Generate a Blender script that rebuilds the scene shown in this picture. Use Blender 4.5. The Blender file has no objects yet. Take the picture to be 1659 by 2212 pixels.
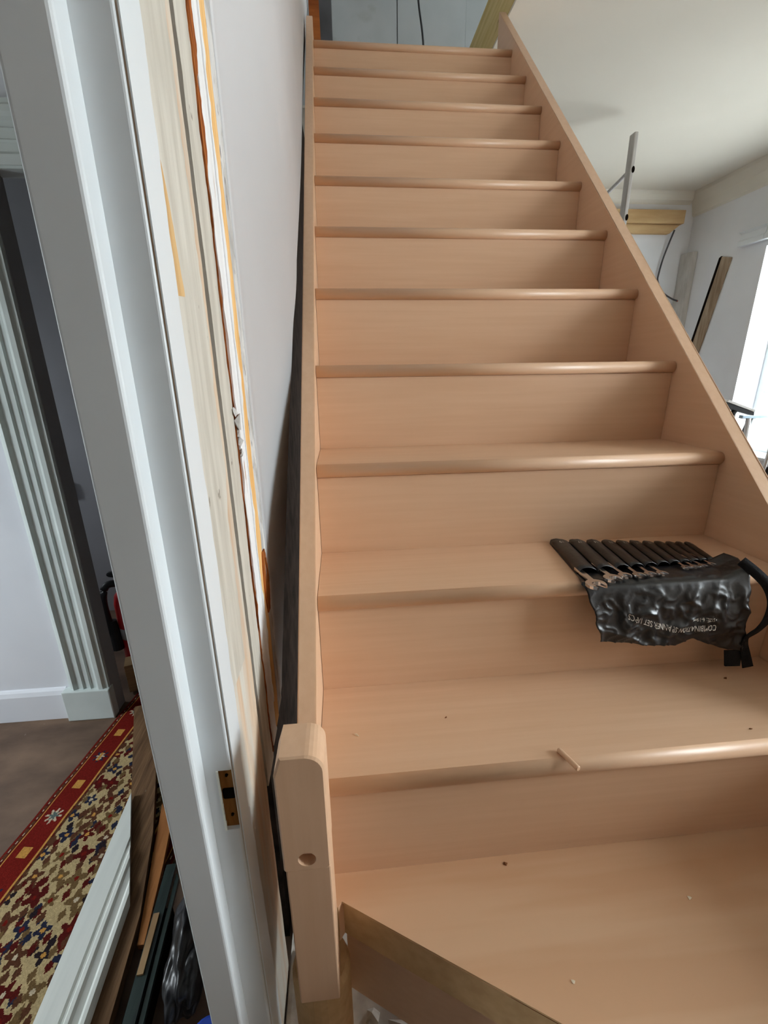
import bpy, bmesh, math, random
from mathutils import Vector, Matrix, noise, Euler
import numpy as np
random.seed(4)
SC = bpy.context.scene
COL = SC.collection

# ------------------------------------------------------------------ camera, light, exposure
cam_d = bpy.data.cameras.new('camera')
cam_d.sensor_fit = 'HORIZONTAL'; cam_d.sensor_width = 36.0
cam_d.lens = 951.07/1659*36.0
cam_d.clip_start = 0.02
cam = bpy.data.objects.new('camera', cam_d); COL.objects.link(cam)
YAW, PITCH, ROLL = 0.0904185, -0.3092676, -0.0141437
fw = Vector((math.sin(YAW)*math.cos(PITCH), math.cos(YAW)*math.cos(PITCH), math.sin(PITCH)))
r0 = Vector((math.cos(YAW), -math.sin(YAW), 0)); u0 = r0.cross(fw)
rt = math.cos(ROLL)*r0 + math.sin(ROLL)*u0; up = -math.sin(ROLL)*r0 + math.cos(ROLL)*u0
M = Matrix((( rt.x, up.x, -fw.x, 0.05572), (rt.y, up.y, -fw.y, 0.10089), (rt.z, up.z, -fw.z, 1.1691), (0, 0, 0, 1)))
cam.matrix_world = M
SC.camera = cam

SC.view_settings.view_transform = 'Standard'
SC.view_settings.look = 'None'
SC.view_settings.gamma = 1.0
SC.view_settings.use_curve_mapping = False
SC.view_settings.exposure = 0.0
SC.cycles.use_denoising = True
SC.cycles.max_bounces = 14
SC.cycles.diffuse_bounces = 8
SC.cycles.transparent_max_bounces = 12

SKY = 49.0
world = bpy.data.worlds.new('overcast_sky'); SC.world = world
world.use_nodes = True
wnt = world.node_tree; wb = wnt.nodes['Background']
wtc = wnt.nodes.new('ShaderNodeTexCoord'); wsx = wnt.nodes.new('ShaderNodeSeparateXYZ'); wcr = wnt.nodes.new('ShaderNodeValToRGB')
wmr = wnt.nodes.new('ShaderNodeMapRange')                 # overcast dome: brighter towards the zenith, dull ground below the horizon
wmr.inputs['From Min'].default_value = -1; wmr.inputs['From Max'].default_value = 1
wnt.links.new(wtc.outputs['Generated'], wsx.inputs[0]); wnt.links.new(wsx.outputs['Z'], wmr.inputs['Value']); wnt.links.new(wmr.outputs[0], wcr.inputs[0])
wr_ = wcr.color_ramp
wr_.elements[0].position = 0; wr_.elements[0].color = (.26, .27, .27, 1)
wr_.elements[1].position = 1; wr_.elements[1].color = (1.0, 1.05, 1.1, 1)
e = wr_.elements.new(.49); e.color = (.26, .27, .27, 1)
e = wr_.elements.new(.51); e.color = (.42, .445, .465, 1)
wnt.links.new(wcr.outputs[0], wb.inputs[0]); wb.inputs[1].default_value = SKY

def portal(name, loc, rot, sx, sy):
    d = bpy.data.lights.new(name, 'AREA'); d.shape = 'RECTANGLE'; d.size = sx; d.size_y = sy
    d.cycles.is_portal = True
    o = bpy.data.objects.new(name, d); COL.objects.link(o); o.location = loc; o.rotation_euler = rot
    return o
R90 = math.pi/2
portal('window_portal', (3.93, 3.29, 1.27), (0, R90, 0), 1.7, 1.28)
portal('window_portal', (3.93, -.1, 1.49), (0, R90, 0), 2.38, 1.3)
portal('window_portal', (-2.62, 2.2, 1.2), (0, -R90, 0), .5, .3)  # portal of the unseen window added to brighten the dim room
portal('window_portal', (-2.62, .8, 1.2), (0, -R90, 0), 1.3, .5)
portal('window_portal', (3.93, 1.4, 4.4), (0, R90, 0), 1.2, 1.4)

# ------------------------------------------------------------------ materials
def s2l(c):
    return tuple(((v/255)/12.92 if v/255 <= .04045 else ((v/255+.055)/1.055)**2.4) for v in c)

def new_mat(name, rough=.6, spec=.3):
    m = bpy.data.materials.new(name); m.use_nodes = True
    nt = m.node_tree; b = nt.nodes['Principled BSDF']
    b.inputs['Roughness'].default_value = rough
    b.inputs['Specular IOR Level'].default_value = spec
    return m, nt, b

def noise_mat(name, c1, c2, scale=(1, 1, 1), nscale=5, detail=4, rough=.6, spec=.3, bump=0.0, bscale=None,
              lo=.35, hi=.65, metal=0.0, rot=(0, 0, 0), extra=None):
    m, nt, b = new_mat(name, rough, spec)
    N, L = nt.nodes, nt.links
    tc = N.new('ShaderNodeTexCoord'); mp = N.new('ShaderNodeMapping')
    mp.inputs['Scale'].default_value = scale; mp.inputs['Rotation'].default_value = rot
    L.new(tc.outputs['Object'], mp.inputs['Vector'])
    nz = N.new('ShaderNodeTexNoise'); nz.inputs['Scale'].default_value = nscale; nz.inputs['Detail'].default_value = detail
    L.new(mp.outputs[0], nz.inputs['Vector'])
    cr = N.new('ShaderNodeValToRGB')
    cr.color_ramp.elements[0].position = lo; cr.color_ramp.elements[0].color = (*s2l(c1), 1)
    cr.color_ramp.elements[1].position = hi; cr.color_ramp.elements[1].color = (*s2l(c2), 1)
    L.new(nz.outputs['Fac'], cr.inputs[0])
    out = cr.outputs[0]
    if extra:
        (c3, es, en, elo, ehi) = extra
        mp2 = N.new('ShaderNodeMapping'); mp2.inputs['Scale'].default_value = es
        L.new(tc.outputs['Object'], mp2.inputs['Vector'])
        n2 = N.new('ShaderNodeTexNoise'); n2.inputs['Scale'].default_value = en; n2.inputs['Detail'].default_value = 6
        L.new(mp2.outputs[0], n2.inputs['Vector'])
        r2 = N.new('ShaderNodeValToRGB')
        r2.color_ramp.elements[0].position = elo; r2.color_ramp.elements[1].position = ehi
        L.new(n2.outputs['Fac'], r2.inputs[0])
        mx = N.new('ShaderNodeMix'); mx.data_type = 'RGBA'
        L.new(r2.outputs[0], mx.inputs['Factor']); L.new(out, mx.inputs['A'])
        mx.inputs['B'].default_value = (*s2l(c3), 1)
        out = mx.outputs['Result']
    L.new(out, b.inputs['Base Color'])
    b.inputs['Metallic'].default_value = metal
    if bump:
        bn = N.new('ShaderNodeTexNoise'); bn.inputs['Scale'].default_value = bscale or nscale*4; bn.inputs['Detail'].default_value = 6
        L.new(mp.outputs[0], bn.inputs['Vector'])
        bp = N.new('ShaderNodeBump'); bp.inputs['Strength'].default_value = bump; bp.inputs['Distance'].default_value = .004
        L.new(bn.outputs['Fac'], bp.inputs['Height']); L.new(bp.outputs[0], b.inputs['Normal'])
    return m

BE1, BE2 = (213, 174, 141), (219, 182, 150)
M_BX = noise_mat('beech_along_x', BE1, BE2, (1.2, 28, 28), 3.0, 5, .38, .5, .03, 8, .3, .7)
M_BZ = noise_mat('beech_along_z', BE1, BE2, (28, 28, 1.2), 3.0, 5, .38, .5, .03, 8, .3, .7)
M_BP = noise_mat('beech_along_pitch', BE1, BE2, (28, 1.2, 28), 3.0, 5, .38, .5, .03, 8, .3, .7, rot=(-.78, 0, 0))
M_BW = noise_mat('beech_winder', (206, 164, 128), (215, 177, 143), (1.0, 13, 13), 1.3, 3, .38, .5, .03, 12, .42, .58, rot=(0, 0, .541))
M_BE = noise_mat('beech_end_grain', (190, 156, 112), (204, 170, 126), (6, 6, 6), 8, 5, .7, .2, .05, 30)
M_PAINT = noise_mat('white_gloss_paint', (212, 217, 220), (220, 225, 228), (1, 1, 1), 3, 3, .35, .45, .04, 14)
M_PLAST = noise_mat('white_plaster', (218, 220, 223), (226, 228, 231), (1, 1, 1), 1.6, 3, .85, .15, .05, 60)
M_CEIL = noise_mat('ceiling_paint', (212, 208, 197), (220, 216, 205), (1, 1, 1), .8, 3, .9, .1, .03, 40)
M_HALLW = noise_mat('hall_wall_paint', (226, 229, 236), (236, 238, 243), (1, 1, 1), 2.0, 4, .6, .3, .03, 30)
M_DOORT = noise_mat('hall_trim_gloss', (206, 215, 213), (218, 226, 224), (1, 1, 1), 6, 4, .3, .5, .05, 30)
M_FRONT = noise_mat('bare_brown_plaster', (150, 138, 126), (166, 152, 140), (1, 1, 1), 3, 5, .95, .05)
M_BACK = noise_mat('grey_back_wall', (148, 138, 128), (164, 154, 144), (1, 1, 1), 2, 3, .8, .1)
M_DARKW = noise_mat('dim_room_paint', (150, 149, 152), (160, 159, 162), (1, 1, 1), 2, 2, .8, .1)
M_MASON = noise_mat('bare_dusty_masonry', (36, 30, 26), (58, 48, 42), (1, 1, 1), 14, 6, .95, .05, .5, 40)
M_CREAM = noise_mat('old_cream_paint', (186, 180, 168), (208, 203, 192), (1, 30, 3), 2.2, 5, .6, .25, .25, 5, .35, .65,
                    extra=((120, 112, 98), (1, 34, 16), 2.2, .70, .74))
M_STRIP = noise_mat('stripped_pine', (192, 160, 130), (212, 190, 166), (1, 30, 1.6), 1.6, 6, .75, .15, .3, 4, .35, .62,
                    extra=((206, 202, 192), (1, 16, 1.1), 1.3, .46, .58))
M_WHITEOLD = noise_mat('old_white_paint', (228, 228, 228), (238, 238, 240), (1, 30, 3), 2, 5, .6, .25, .2, 5, .35, .65,
                       extra=((186, 150, 116), (1, 40, 7), 2.0, .66, .70))
M_BROWN = noise_mat('torn_brown_wood', (120, 62, 28), (176, 104, 52), (1, 60, 6), 2.5, 6, .85, .1, .6, 8)
M_OCHRE = noise_mat('bare_ochre_pine', (224, 172, 104), (238, 196, 136), (1, 40, 2), 2.2, 5, .75, .15, .3, 8)
M_PATCH = noise_mat('bare_tan_pine', (192, 152, 100), (212, 176, 126), (1, 40, 2), 2.2, 5, .75, .15, .3, 8)
M_GREYPL = noise_mat('rough_grey_plaster', (178, 175, 172), (214, 212, 210), (1, 3, 1.2), 16, 8, .95, .05, .9, 40, .38, .6,
                     extra=((122, 116, 114), (1, 3, 1.2), 30, .62, .7))
M_GAP = noise_mat('dusty_dark_gap', (40, 35, 31), (78, 72, 66), (1, 6, 6), 12, 6, .95, .05, .5, 30)
M_RECESS = noise_mat('mortise_bare_wood', (112, 70, 32), (156, 108, 58), (40, 40, 4), 2, 6, .85, .1, .4, 8)
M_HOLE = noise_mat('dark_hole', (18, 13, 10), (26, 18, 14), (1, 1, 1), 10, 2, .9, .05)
M_FLOOR = noise_mat('dirty_brown_floor', (86, 68, 56), (124, 100, 82), (1.6, 3.2, 1), 3.2, 8, .6, .3, .1, 30, .3, .7,
                    extra=((190, 180, 172), (9, 14, 1), 3.2, .73, .80))
M_TIMB = noise_mat('new_yellow_timber', (206, 184, 122), (222, 202, 146), (20, 1.5, 20), 2, 5, .7, .2, .1, 8,
                   extra=((150, 112, 66), (8, 1.2, 8), 2.2, .68, .76))
M_BEAM = noise_mat('old_oak_beam', (176, 144, 102), (198, 170, 128), (1.0, 6, 6), 2, 4, .85, .1, .15, 8)
M_OLDW = noise_mat('weathered_brown_timber', (92, 68, 48), (130, 100, 72), (30, 2, 30), 2, 6, .8, .15, .4, 8,
                   extra=((190, 178, 160), (24, 8, 24), 3, .74, .8))
M_BATT = noise_mat('dusty_batten', (134, 114, 92), (168, 150, 128), (20, 20, 2), 2, 5, .9, .1, .2, 8)
M_ORNG = noise_mat('orange_brown_board', (150, 96, 52), (178, 118, 68), (20, 2, 20), 2, 5, .75, .2, .2, 8)
M_SKIRT = noise_mat('white_primed_skirting', (222, 226, 220), (232, 235, 229), (20, 1, 20), 2, 3, .5, .3, .05, 10)
M_DKGRN = noise_mat('dark_green_board', (26, 38, 36), (44, 60, 56), (12, 1, 12), 3, 5, .35, .5, .1, 20)
M_BLKPL = noise_mat('black_shade_sack', (16, 16, 18), (30, 30, 34), (1, 1, 1), 6, 4, .35, .5, .2, 14)
M_BLUE = noise_mat('blue_plastic', (30, 58, 150), (44, 76, 176), (1, 1, 1), 4, 3, .45, .4)
M_PALEP = noise_mat('pale_plastic', (190, 196, 214), (204, 210, 226), (1, 1, 1), 4, 3, .5, .4)
M_NYLON = noise_mat('black_nylon', (9, 9, 11), (16, 16, 20), (1, 1, 1), 30, 3, .34, .6, .15, 60)
M_WEB = noise_mat('black_webbing', (22, 22, 24), (34, 34, 36), (1, 1, 1), 60, 3, .8, .2, .3, 300)
M_PRINT, _nt, _b = new_mat('white_print', .6, .3); _b.inputs['Base Color'].default_value = (*s2l((214, 208, 198)), 1)
M_CHROME = noise_mat('chrome_steel', (206, 202, 200), (224, 220, 218), (1, 1, 1), 20, 3, .22, .5, metal=1.0)
M_ALU = noise_mat('dull_aluminium', (178, 176, 174), (196, 194, 192), (30, 30, 2), 3, 3, .45, .5, metal=.35)
M_RED = noise_mat('red_enamel', (172, 18, 22), (190, 28, 30), (1, 1, 1), 6, 3, .3, .5)
M_BLACK = noise_mat('black_plastic', (20, 20, 22), (30, 30, 32), (1, 1, 1), 10, 3, .5, .4)
M_LABEL = noise_mat('grey_label', (150, 150, 146), (170, 168, 164), (1, 1, 1), 30, 3, .6, .3)
M_CARD = noise_mat('tan_cardboard', (150, 120, 88), (170, 140, 104), (3, 3, 30), 3, 3, .9, .1)
M_UPW = noise_mat('grey_blue_plasterboard', (168, 173, 174), (188, 192, 193), (1, 1, 1), 1.6, 4, .9, .1, .05, 40,
                  extra=((140, 138, 126), (1.2, 1.2, 1.6), 1.5, .62, .75))
M_GREYD = noise_mat('dark_grey_board', (76, 76, 78), (96, 96, 98), (1, 1, 1), 5, 3, .8, .2)
M_GREYB = noise_mat('grey_mortar', (182, 180, 176), (200, 198, 194), (6, 6, 1.5), 4, 5, .9, .1, .3, 30)
M_WIRE = noise_mat('grey_cable', (64, 64, 68), (84, 84, 88), (1, 1, 1), 10, 2, .5, .4)
M_PBLUE = noise_mat('pale_blue_metal', (146, 166, 182), (164, 184, 198), (1, 1, 1), 10, 2, .4, .5)
M_WHITEP = noise_mat('white_plastic', (234, 236, 236), (242, 243, 243), (1, 1, 1), 10, 2, .45, .4)
M_COPPER = noise_mat('red_wire_end', (150, 54, 40), (180, 74, 52), (1, 1, 1), 10, 2, .4, .5)
M_CHIPW = noise_mat('pale_wood_chip', (236, 222, 196), (246, 236, 216), (1, 1, 1), 40, 2, .8, .2)
M_CHIPB = noise_mat('brown_wood_chip', (110, 66, 36), (134, 86, 50), (1, 1, 1), 40, 2, .8, .2)
M_RUBBLE = noise_mat('plaster_rubble', (158, 148, 138), (204, 196, 186), (1, 1, 1), 20, 6, .95, .05, .5, 40)
M_GLASS = bpy.data.materials.new('window_glass'); M_GLASS.use_nodes = True
_nt = M_GLASS.node_tree; _nt.nodes.remove(_nt.nodes['Principled BSDF'])
_t = _nt.nodes.new('ShaderNodeBsdfTransparent'); _t.inputs[0].default_value = (.95, .97, .97, 1)
_g = _nt.nodes.new('ShaderNodeBsdfGlossy'); _g.inputs['Roughness'].default_value = .02
_m = _nt.nodes.new('ShaderNodeMixShader')
_m.inputs[0].default_value = .05; _nt.links.new(_t.outputs[0], _m.inputs[1]); _nt.links.new(_g.outputs[0], _m.inputs[2])
_nt.links.new(_m.outputs[0], _nt.nodes['Material Output'].inputs[0])

# ------------------------------------------------------------------ builders
def thing(name, label, cat, loc=(0, 0, 0), group=None):
    o = bpy.data.objects.new(name, None); COL.objects.link(o)
    o.location = loc; o.empty_display_size = .05
    o['label'] = label; o['category'] = cat
    if group: o['group'] = group
    return o
def structure(name, loc=(0, 0, 0)):
    o = bpy.data.objects.new(name, None); COL.objects.link(o); o.location = loc; o['kind'] = 'structure'
    return o
def top_of(o):
    v = Vector((0, 0, 0))
    while o is not None:
        v += o.location; o = o.parent
    return v
def put(name, bm, mat, parent=None, smooth=False, kind=None, label=None, loc=None):
    """links a bmesh given in world coordinates as one object"""
    off = top_of(parent) if parent is not None else Vector(loc or (0, 0, 0))
    bmesh.ops.recalc_face_normals(bm, faces=bm.faces)
    if off.length > 0: bmesh.ops.translate(bm, verts=bm.verts, vec=-off)
    me = bpy.data.meshes.new(name); bm.to_mesh(me); bm.free()
    for p in me.polygons: p.use_smooth = smooth
    mats = mat if isinstance(mat, (list, tuple)) else [mat]
    for m in mats: me.materials.append(m)
    o = bpy.data.objects.new(name, me); COL.objects.link(o)
    if parent is not None: o.parent = parent
    else: o.location = off
    if kind: o['kind'] = kind
    if label: o['label'] = label
    return o
def solo(name, bm, mat, label, cat, group=None, smooth=False, loc=None):
    o = put(name, bm, mat, None, smooth, loc=loc); o['label'] = label; o['category'] = cat
    if group: o['group'] = group
    return o
def box(bm, x0, x1, y0, y1, z0, z1, bev=0, seg=2, mi=0):
    vs = [bm.verts.new(p) for p in ((x0,y0,z0),(x1,y0,z0),(x1,y1,z0),(x0,y1,z0),(x0,y0,z1),(x1,y0,z1),(x1,y1,z1),(x0,y1,z1))]
    fs = [bm.faces.new([vs[i] for i in f]) for f in ((3,2,1,0),(4,5,6,7),(0,1,5,4),(1,2,6,5),(2,3,7,6),(3,0,4,7))]
    for f in fs: f.material_index = mi
    if bev:
        es = list({e for f in fs for e in f.edges})
        bmesh.ops.bevel(bm, geom=es, offset=bev, segments=seg, affect='EDGES', profile=.5)
    return bm
def B(*a, **k): return box(bmesh.new(), *a, **k)
def prism(bm, pts, vec, bev=0, seg=2):
    """polygon pts (3-D, planar) swept along vec"""
    vec = Vector(vec)
    a = [bm.verts.new(p) for p in pts]; b = [bm.verts.new(Vector(p)+vec) for p in pts]
    fs = [bm.faces.new(a[::-1]), bm.faces.new(b)]
    n = len(pts)
    for i in range(n): fs.append(bm.faces.new((a[i], a[(i+1) % n], b[(i+1) % n], b[i])))
    if bev:
        es = list({e for f in fs for e in f.edges})
        bmesh.ops.bevel(bm, geom=es, offset=bev, segments=seg, affect='EDGES')
    return bm
def P(*a, **k): return prism(bmesh.new(), *a, **k)
def tube(bm, pts, r, n=10, cap=True):
    pts = [Vector(p) for p in pts]; rings = []
    for i, p in enumerate(pts):
        d = (pts[min(i+1, len(pts)-1)]-pts[max(i-1, 0)]).normalized()
        ref = Vector((0, 0, 1)) if abs(d.z) < .9 else Vector((1, 0, 0))
        a = d.cross(ref).normalized(); b = d.cross(a)
        rr = r[i] if isinstance(r, (list, tuple)) else r
        rings.append([bm.verts.new(p + rr*(math.cos(2*math.pi*k/n)*a + math.sin(2*math.pi*k/n)*b)) for k in range(n)])
    for i in range(len(rings)-1):
        for k in range(n): bm.faces.new((rings[i][k], rings[i][(k+1) % n], rings[i+1][(k+1) % n], rings[i+1][k]))
    if cap: bm.faces.new(rings[0][::-1]); bm.faces.new(rings[-1])
    return bm
def T(*a, **k): return tube(bmesh.new(), *a, **k)
def spline(pts, n=8):
    pts = [Vector(p) for p in pts]; out = []
    for i in range(len(pts)-1):
        p0, p1, p2, p3 = pts[max(i-1, 0)], pts[i], pts[i+1], pts[min(i+2, len(pts)-1)]
        for k in range(n):
            t = k/n
            out.append(.5*((2*p1)+(-p0+p2)*t+(2*p0-5*p1+4*p2-p3)*t*t+(-p0+3*p1-3*p2+p3)*t**3))
    out.append(pts[-1]); return out
def lathe(bm, c, prof, n=24, axis='z'):
    """prof = [(r, h)]"""
    rings = []
    for r, h in prof:
        rings.append([bm.verts.new((c[0]+r*math.cos(2*math.pi*k/n), c[1]+r*math.sin(2*math.pi*k/n), c[2]+h)) for k in range(n)])
    for i in range(len(rings)-1):
        for k in range(n): bm.faces.new((rings[i][k], rings[i][(k+1) % n], rings[i+1][(k+1) % n], rings[i+1][k]))
    bm.faces.new(rings[0][::-1]); bm.faces.new(rings[-1])
    return bm
def rotate(bm, ang, axis, c):
    bmesh.ops.rotate(bm, verts=bm.verts, cent=c, matrix=Matrix.Rotation(ang, 3, axis)); return bm
def cut(o, bms):
    """subtracts closed bmeshes (world coordinates) from object o"""
    for b in bms:
        bmesh.ops.recalc_face_normals(b, faces=b.faces)
        off = top_of(o)
        me = bpy.data.meshes.new('cutter'); bmesh.ops.translate(b, verts=b.verts, vec=-off); b.to_mesh(me); b.free()
        c = bpy.data.objects.new('cutter', me); COL.objects.link(c); c.location = off
        md = o.modifiers.new('cut', 'BOOLEAN'); md.operation = 'DIFFERENCE'; md.object = c; md.solver = 'EXACT'
        bpy.context.view_layer.update()
        dg = bpy.context.evaluated_depsgraph_get()
        nm = bpy.data.meshes.new_from_object(o.evaluated_get(dg))
        o.modifiers.clear(); old = o.data; o.data = nm; bpy.data.meshes.remove(old)
        bpy.data.objects.remove(c); bpy.data.meshes.remove(me)
def text_bm(body, size, place, depth=0.0, stretch=1.0):
    """flat lettering as a bmesh; place maps (u, v) of the text to a world point"""
    cu = bpy.data.curves.new('txt', 'FONT'); cu.body = body; cu.size = size; cu.resolution_u = 2
    o = bpy.data.objects.new('txt', cu); COL.objects.link(o)
    bpy.context.view_layer.update()
    dg = bpy.context.evaluated_depsgraph_get(); ev = o.evaluated_get(dg)
    me = bpy.data.meshes.new_from_object(ev)
    bm = bmesh.new(); bm.from_mesh(me)
    bpy.data.objects.remove(o); bpy.data.curves.remove(cu); bpy.data.meshes.remove(me)
    bmesh.ops.triangulate(bm, faces=bm.faces)
    bmesh.ops.subdivide_edges(bm, edges=[e for e in bm.edges if e.calc_length() > size*.25], cuts=1)
    for v in bm.verts: v.co = place(v.co.x*stretch, v.co.y)
    return bm

# ------------------------------------------------------------------ dimensions
G, RISE, W = 0.19687, 0.195, 0.890          # going, rise, clear width between strings
FZ = -0.195                                  # floor level
CZ = 2.79                                    # ceiling of the ground floor
XW = -0.09                                   # face of the wall beside the stair
XR, YF, YB = 3.62, 4.85, -3.0

# ------------------------------------------------------------------ room shell
put('floor', B(-2.5, XR, YB, YF, FZ-.05, FZ), M_FLOOR, kind='structure')

wl = structure('wall_left')
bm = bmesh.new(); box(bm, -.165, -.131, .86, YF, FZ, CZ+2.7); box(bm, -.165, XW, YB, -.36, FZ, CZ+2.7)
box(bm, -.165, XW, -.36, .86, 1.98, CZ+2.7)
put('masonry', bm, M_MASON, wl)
def wall_x(y):
    t = min(1, max(0, (y-.85)/.45)); return -.089+.051*t*t*(3-2*t)
KN = [(.842, .555), (.86, .56), (.9264, .6646), (1.0064, .8418), (1.1001, 1.0772), (1.1909, 1.2734), (1.3239, 1.4319), (1.5123, 1.5848), (1.7148, 1.7544), (2.0838, 2.0998), (2.4385, 2.4102), (2.8251, 2.7346), (3.11, 2.974), (4.84, 4.2)]
def wall_foot(y):
    for (a, v), (b, w) in zip(KN, KN[1:]):
        if y <= b: return v+(w-v)*(y-a)/(b-a)
    return KN[-1][1]
bm = bmesh.new(); ys = [.842+.02*i for i in range(40)] + [1.65+.1*i for i in range(31)] + [4.84]; rows = []
for y in ys: rows.append([bm.verts.new(p) for p in ((wall_x(y), y, wall_foot(y)), (wall_x(y), y, 5.4), (-.131, y, 5.4), (-.131, y, wall_foot(y)))])
for a, b in zip(rows, rows[1:]):
    for k in range(4): bm.faces.new((a[k], a[(k+1) % 4], b[(k+1) % 4], b[k]))
bm.faces.new(rows[0][::-1]); bm.faces.new(rows[-1])
o = put('plaster', bm, M_PLAST, wl)
for p in o.data.polygons: p.use_smooth = abs(p.normal.x) > .8

def wall_with_holes(axis, c0, c1, a0, a1, z0, z1, holes):
    """solid wall between c0..c1 on its own axis, a0..a1 along, with rectangular holes (a, a, z, z)"""
    bm = bmesh.new()
    ax = sorted({a0, a1, *[h[0] for h in holes], *[h[1] for h in holes]})
    zs = sorted({z0, z1, *[h[2] for h in holes], *[h[3] for h in holes]})
    for i in range(len(ax)-1):
        for k in range(len(zs)-1):
            am, zm = (ax[i]+ax[i+1])/2, (zs[k]+zs[k+1])/2
            if any(h[0] < am < h[1] and h[2] < zm < h[3] for h in holes): continue
            if axis == 'x': box(bm, c0, c1, ax[i], ax[i+1], zs[k], zs[k+1])
            else: box(bm, ax[i], ax[i+1], c0, c1, zs[k], zs[k+1])
    bmesh.ops.remove_doubles(bm, verts=bm.verts, dist=1e-5)
    dead = {}
    for f in bm.faces:
        dead.setdefault(tuple(sorted(v.index for v in f.verts)), []).append(f)
    bm.verts.index_update()
    dead = {}
    for f in bm.faces: dead.setdefault(tuple(sorted(v.index for v in f.verts)), []).append(f)
    bmesh.ops.delete(bm, geom=[f for v in dead.values() if len(v) > 1 for f in v], context='FACES_ONLY')
    return bm
H1 = (2.65, 3.93, .42, 2.12); H2 = (-.75, .55, .3, 2.68); H4 = (.7, 2.1, 3.8, 5.0)
put('wall_right', wall_with_holes('x', XR, 3.92, YB, YF, FZ, 5.5, [H1, H2, H4]), M_PLAST, kind='structure')
put('wall_far', B(-.165, 3.92, YF, YF+.2, FZ, CZ+.3), M_PLAST, kind='structure')
put('wall_back', B(-2.6, 3.92, YB-.2, YB, FZ, 5.5), M_BACK, kind='structure')
put('wall_front', B(XW+.001, 3.618, -1.3, -1.16, FZ, CZ), M_FRONT, kind='structure')

# ceiling with the stair opening
bm = bmesh.new()
box(bm, .935, XR, YB, YF, CZ, CZ+.013); box(bm, -.165, .935, YB, .95, CZ, CZ+.013); box(bm, -.165, .935, 3.62, YF, CZ, CZ+.013)
box(bm, -2.5, -.165, YB, YF, 2.5, 2.513)
put('ceiling', bm, M_CEIL, kind='structure')
bm = bmesh.new()
box(bm, 1.0, XR, YB, YF, CZ+.29, CZ+.31); box(bm, -.165, 1.0, YB, .95, CZ+.29, CZ+.31); box(bm, -.165, XR, YB, YF, 5.5, 5.52)
put('ceiling_upstairs', bm, M_CEIL, kind='structure')
# cove between ceiling and walls
bm = bmesh.new()
pr = [(0, 0), (-.012, 0), (-.05, -.05)] ; prof = []
prof = [(XR, CZ), (XR-.075, CZ), (XR-.07, CZ-.03), (XR-.04, CZ-.10), (XR-.02, CZ-.19), (XR, CZ-.205)]
prism(bm, [(x, YB, z) for x, z in prof], (0, YF-YB, 0))
put('trim_1', bm, M_CEIL, kind='structure')
bm = bmesh.new()
prof = [(YF, CZ), (YF-.06, CZ), (YF-.05, CZ-.03), (YF-.03, CZ-.07), (YF, CZ-.1)]
prism(bm, [(.0, y, z) for y, z in prof], (XR-.06, 0, 0))
put('trim_2', bm, M_CEIL, kind='structure')

# window 1 (far right) and window 2 (nearer, outside the frame)
def window(name, h, bars, x0=3.84):
    w = structure(name)
    y0, y1, z0, z1 = h; s = .058
    bm = bmesh.new()
    for a, b in ((y0, y0+s), (y1-s, y1), ((y0+y1)/2-.05, (y0+y1)/2+.05)): box(bm, x0, x0+.05, a, b, z0, z1, .004)
    for a, b in ((z0, z0+s), (z1-s, z1)): box(bm, x0+.002, x0+.048, y0, y1, a, b, .004)
    put('window_frame', bm, M_PAINT, w)
    ym = (y0+y1)/2
    for a, b in ((y0+s, ym-.05), (ym+.05, y1-s)):
        for z in bars: put('glazing_bar', B(x0+.01, x0+.04, a-.005, b+.005, z-.012, z+.012, .003), M_PAINT, w)
        zz = [z0+s] + list(bars) + [z1-s]
        for k in range(len(zz)-1):
            put('pane', B(x0+.022, x0+.026, a-.004, b+.004, zz[k]+.006, zz[k+1]-.006), M_GLASS, w)
    put('window_sill', B(XR-.03, x0, y0+.002, y1-.002, z0-.02, z0+.006, .004), M_PAINT, w)
    return w
window('window_1', H1, (.945, 1.53)); window('window_2', H2, (.95, 1.6)); window('window_4', H4, (4.4,))
w3 = structure('window_3')
bm = bmesh.new()
for a, b in ((.55, .60), (1.0, 1.05)): box(bm, -2.58, -2.53, a, b, .55, 1.85, .004)
for a, b in ((.55, .61), (1.79, 1.85)): box(bm, -2.578, -2.532, .60, 1.0, a, b, .004)
put('window_frame', bm, M_PAINT, w3)
put('pane', B(-2.557, -2.553, .595, 1.005, .605, 1.795), M_GLASS, w3)
w5 = structure('added_window_5')  # unseen window, added to bring light into the dim room
bm = bmesh.new()
for a, b in ((2.05, 2.08), (2.32, 2.35)): box(bm, -2.58, -2.53, a, b, .95, 1.45, .003)
for a, b in ((.95, .98), (1.42, 1.45)): box(bm, -2.578, -2.532, 2.08, 2.32, a, b, .003)
put('window_frame', bm, M_PAINT, w5)
put('pane', B(-2.557, -2.553, 2.078, 2.322, .978, 1.422), M_GLASS, w5)
# louvred shutter folded back outside the far window
sh = thing('exterior_shutter', 'white louvred shutter folded open outside the far window', 'shutter', (4.05, 3.9, .42))
bm = bmesh.new()
for a, b in ((4.0, 4.06), (4.52, 4.58)): box(bm, a, b, 4.0, 4.035, .42, 2.12, .004)
for a, b in ((.42, .52), (1.2, 1.28), (2.02, 2.12)): box(bm, 4.06, 4.52, 4.002, 4.033, a, b, .004)
put('shutter_frame', bm, M_WHITEP, sh)
for k in range(28):
    z = .55+.052*k
    if 1.16 < z < 1.31 or z > 2.0: continue
    put('slat', rotate(B(4.055, 4.525, 3.99, 4.04, z-.004, z+.004), -.7, 'X', (4.3, 4.017, z)), M_WHITEP, sh)
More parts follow.
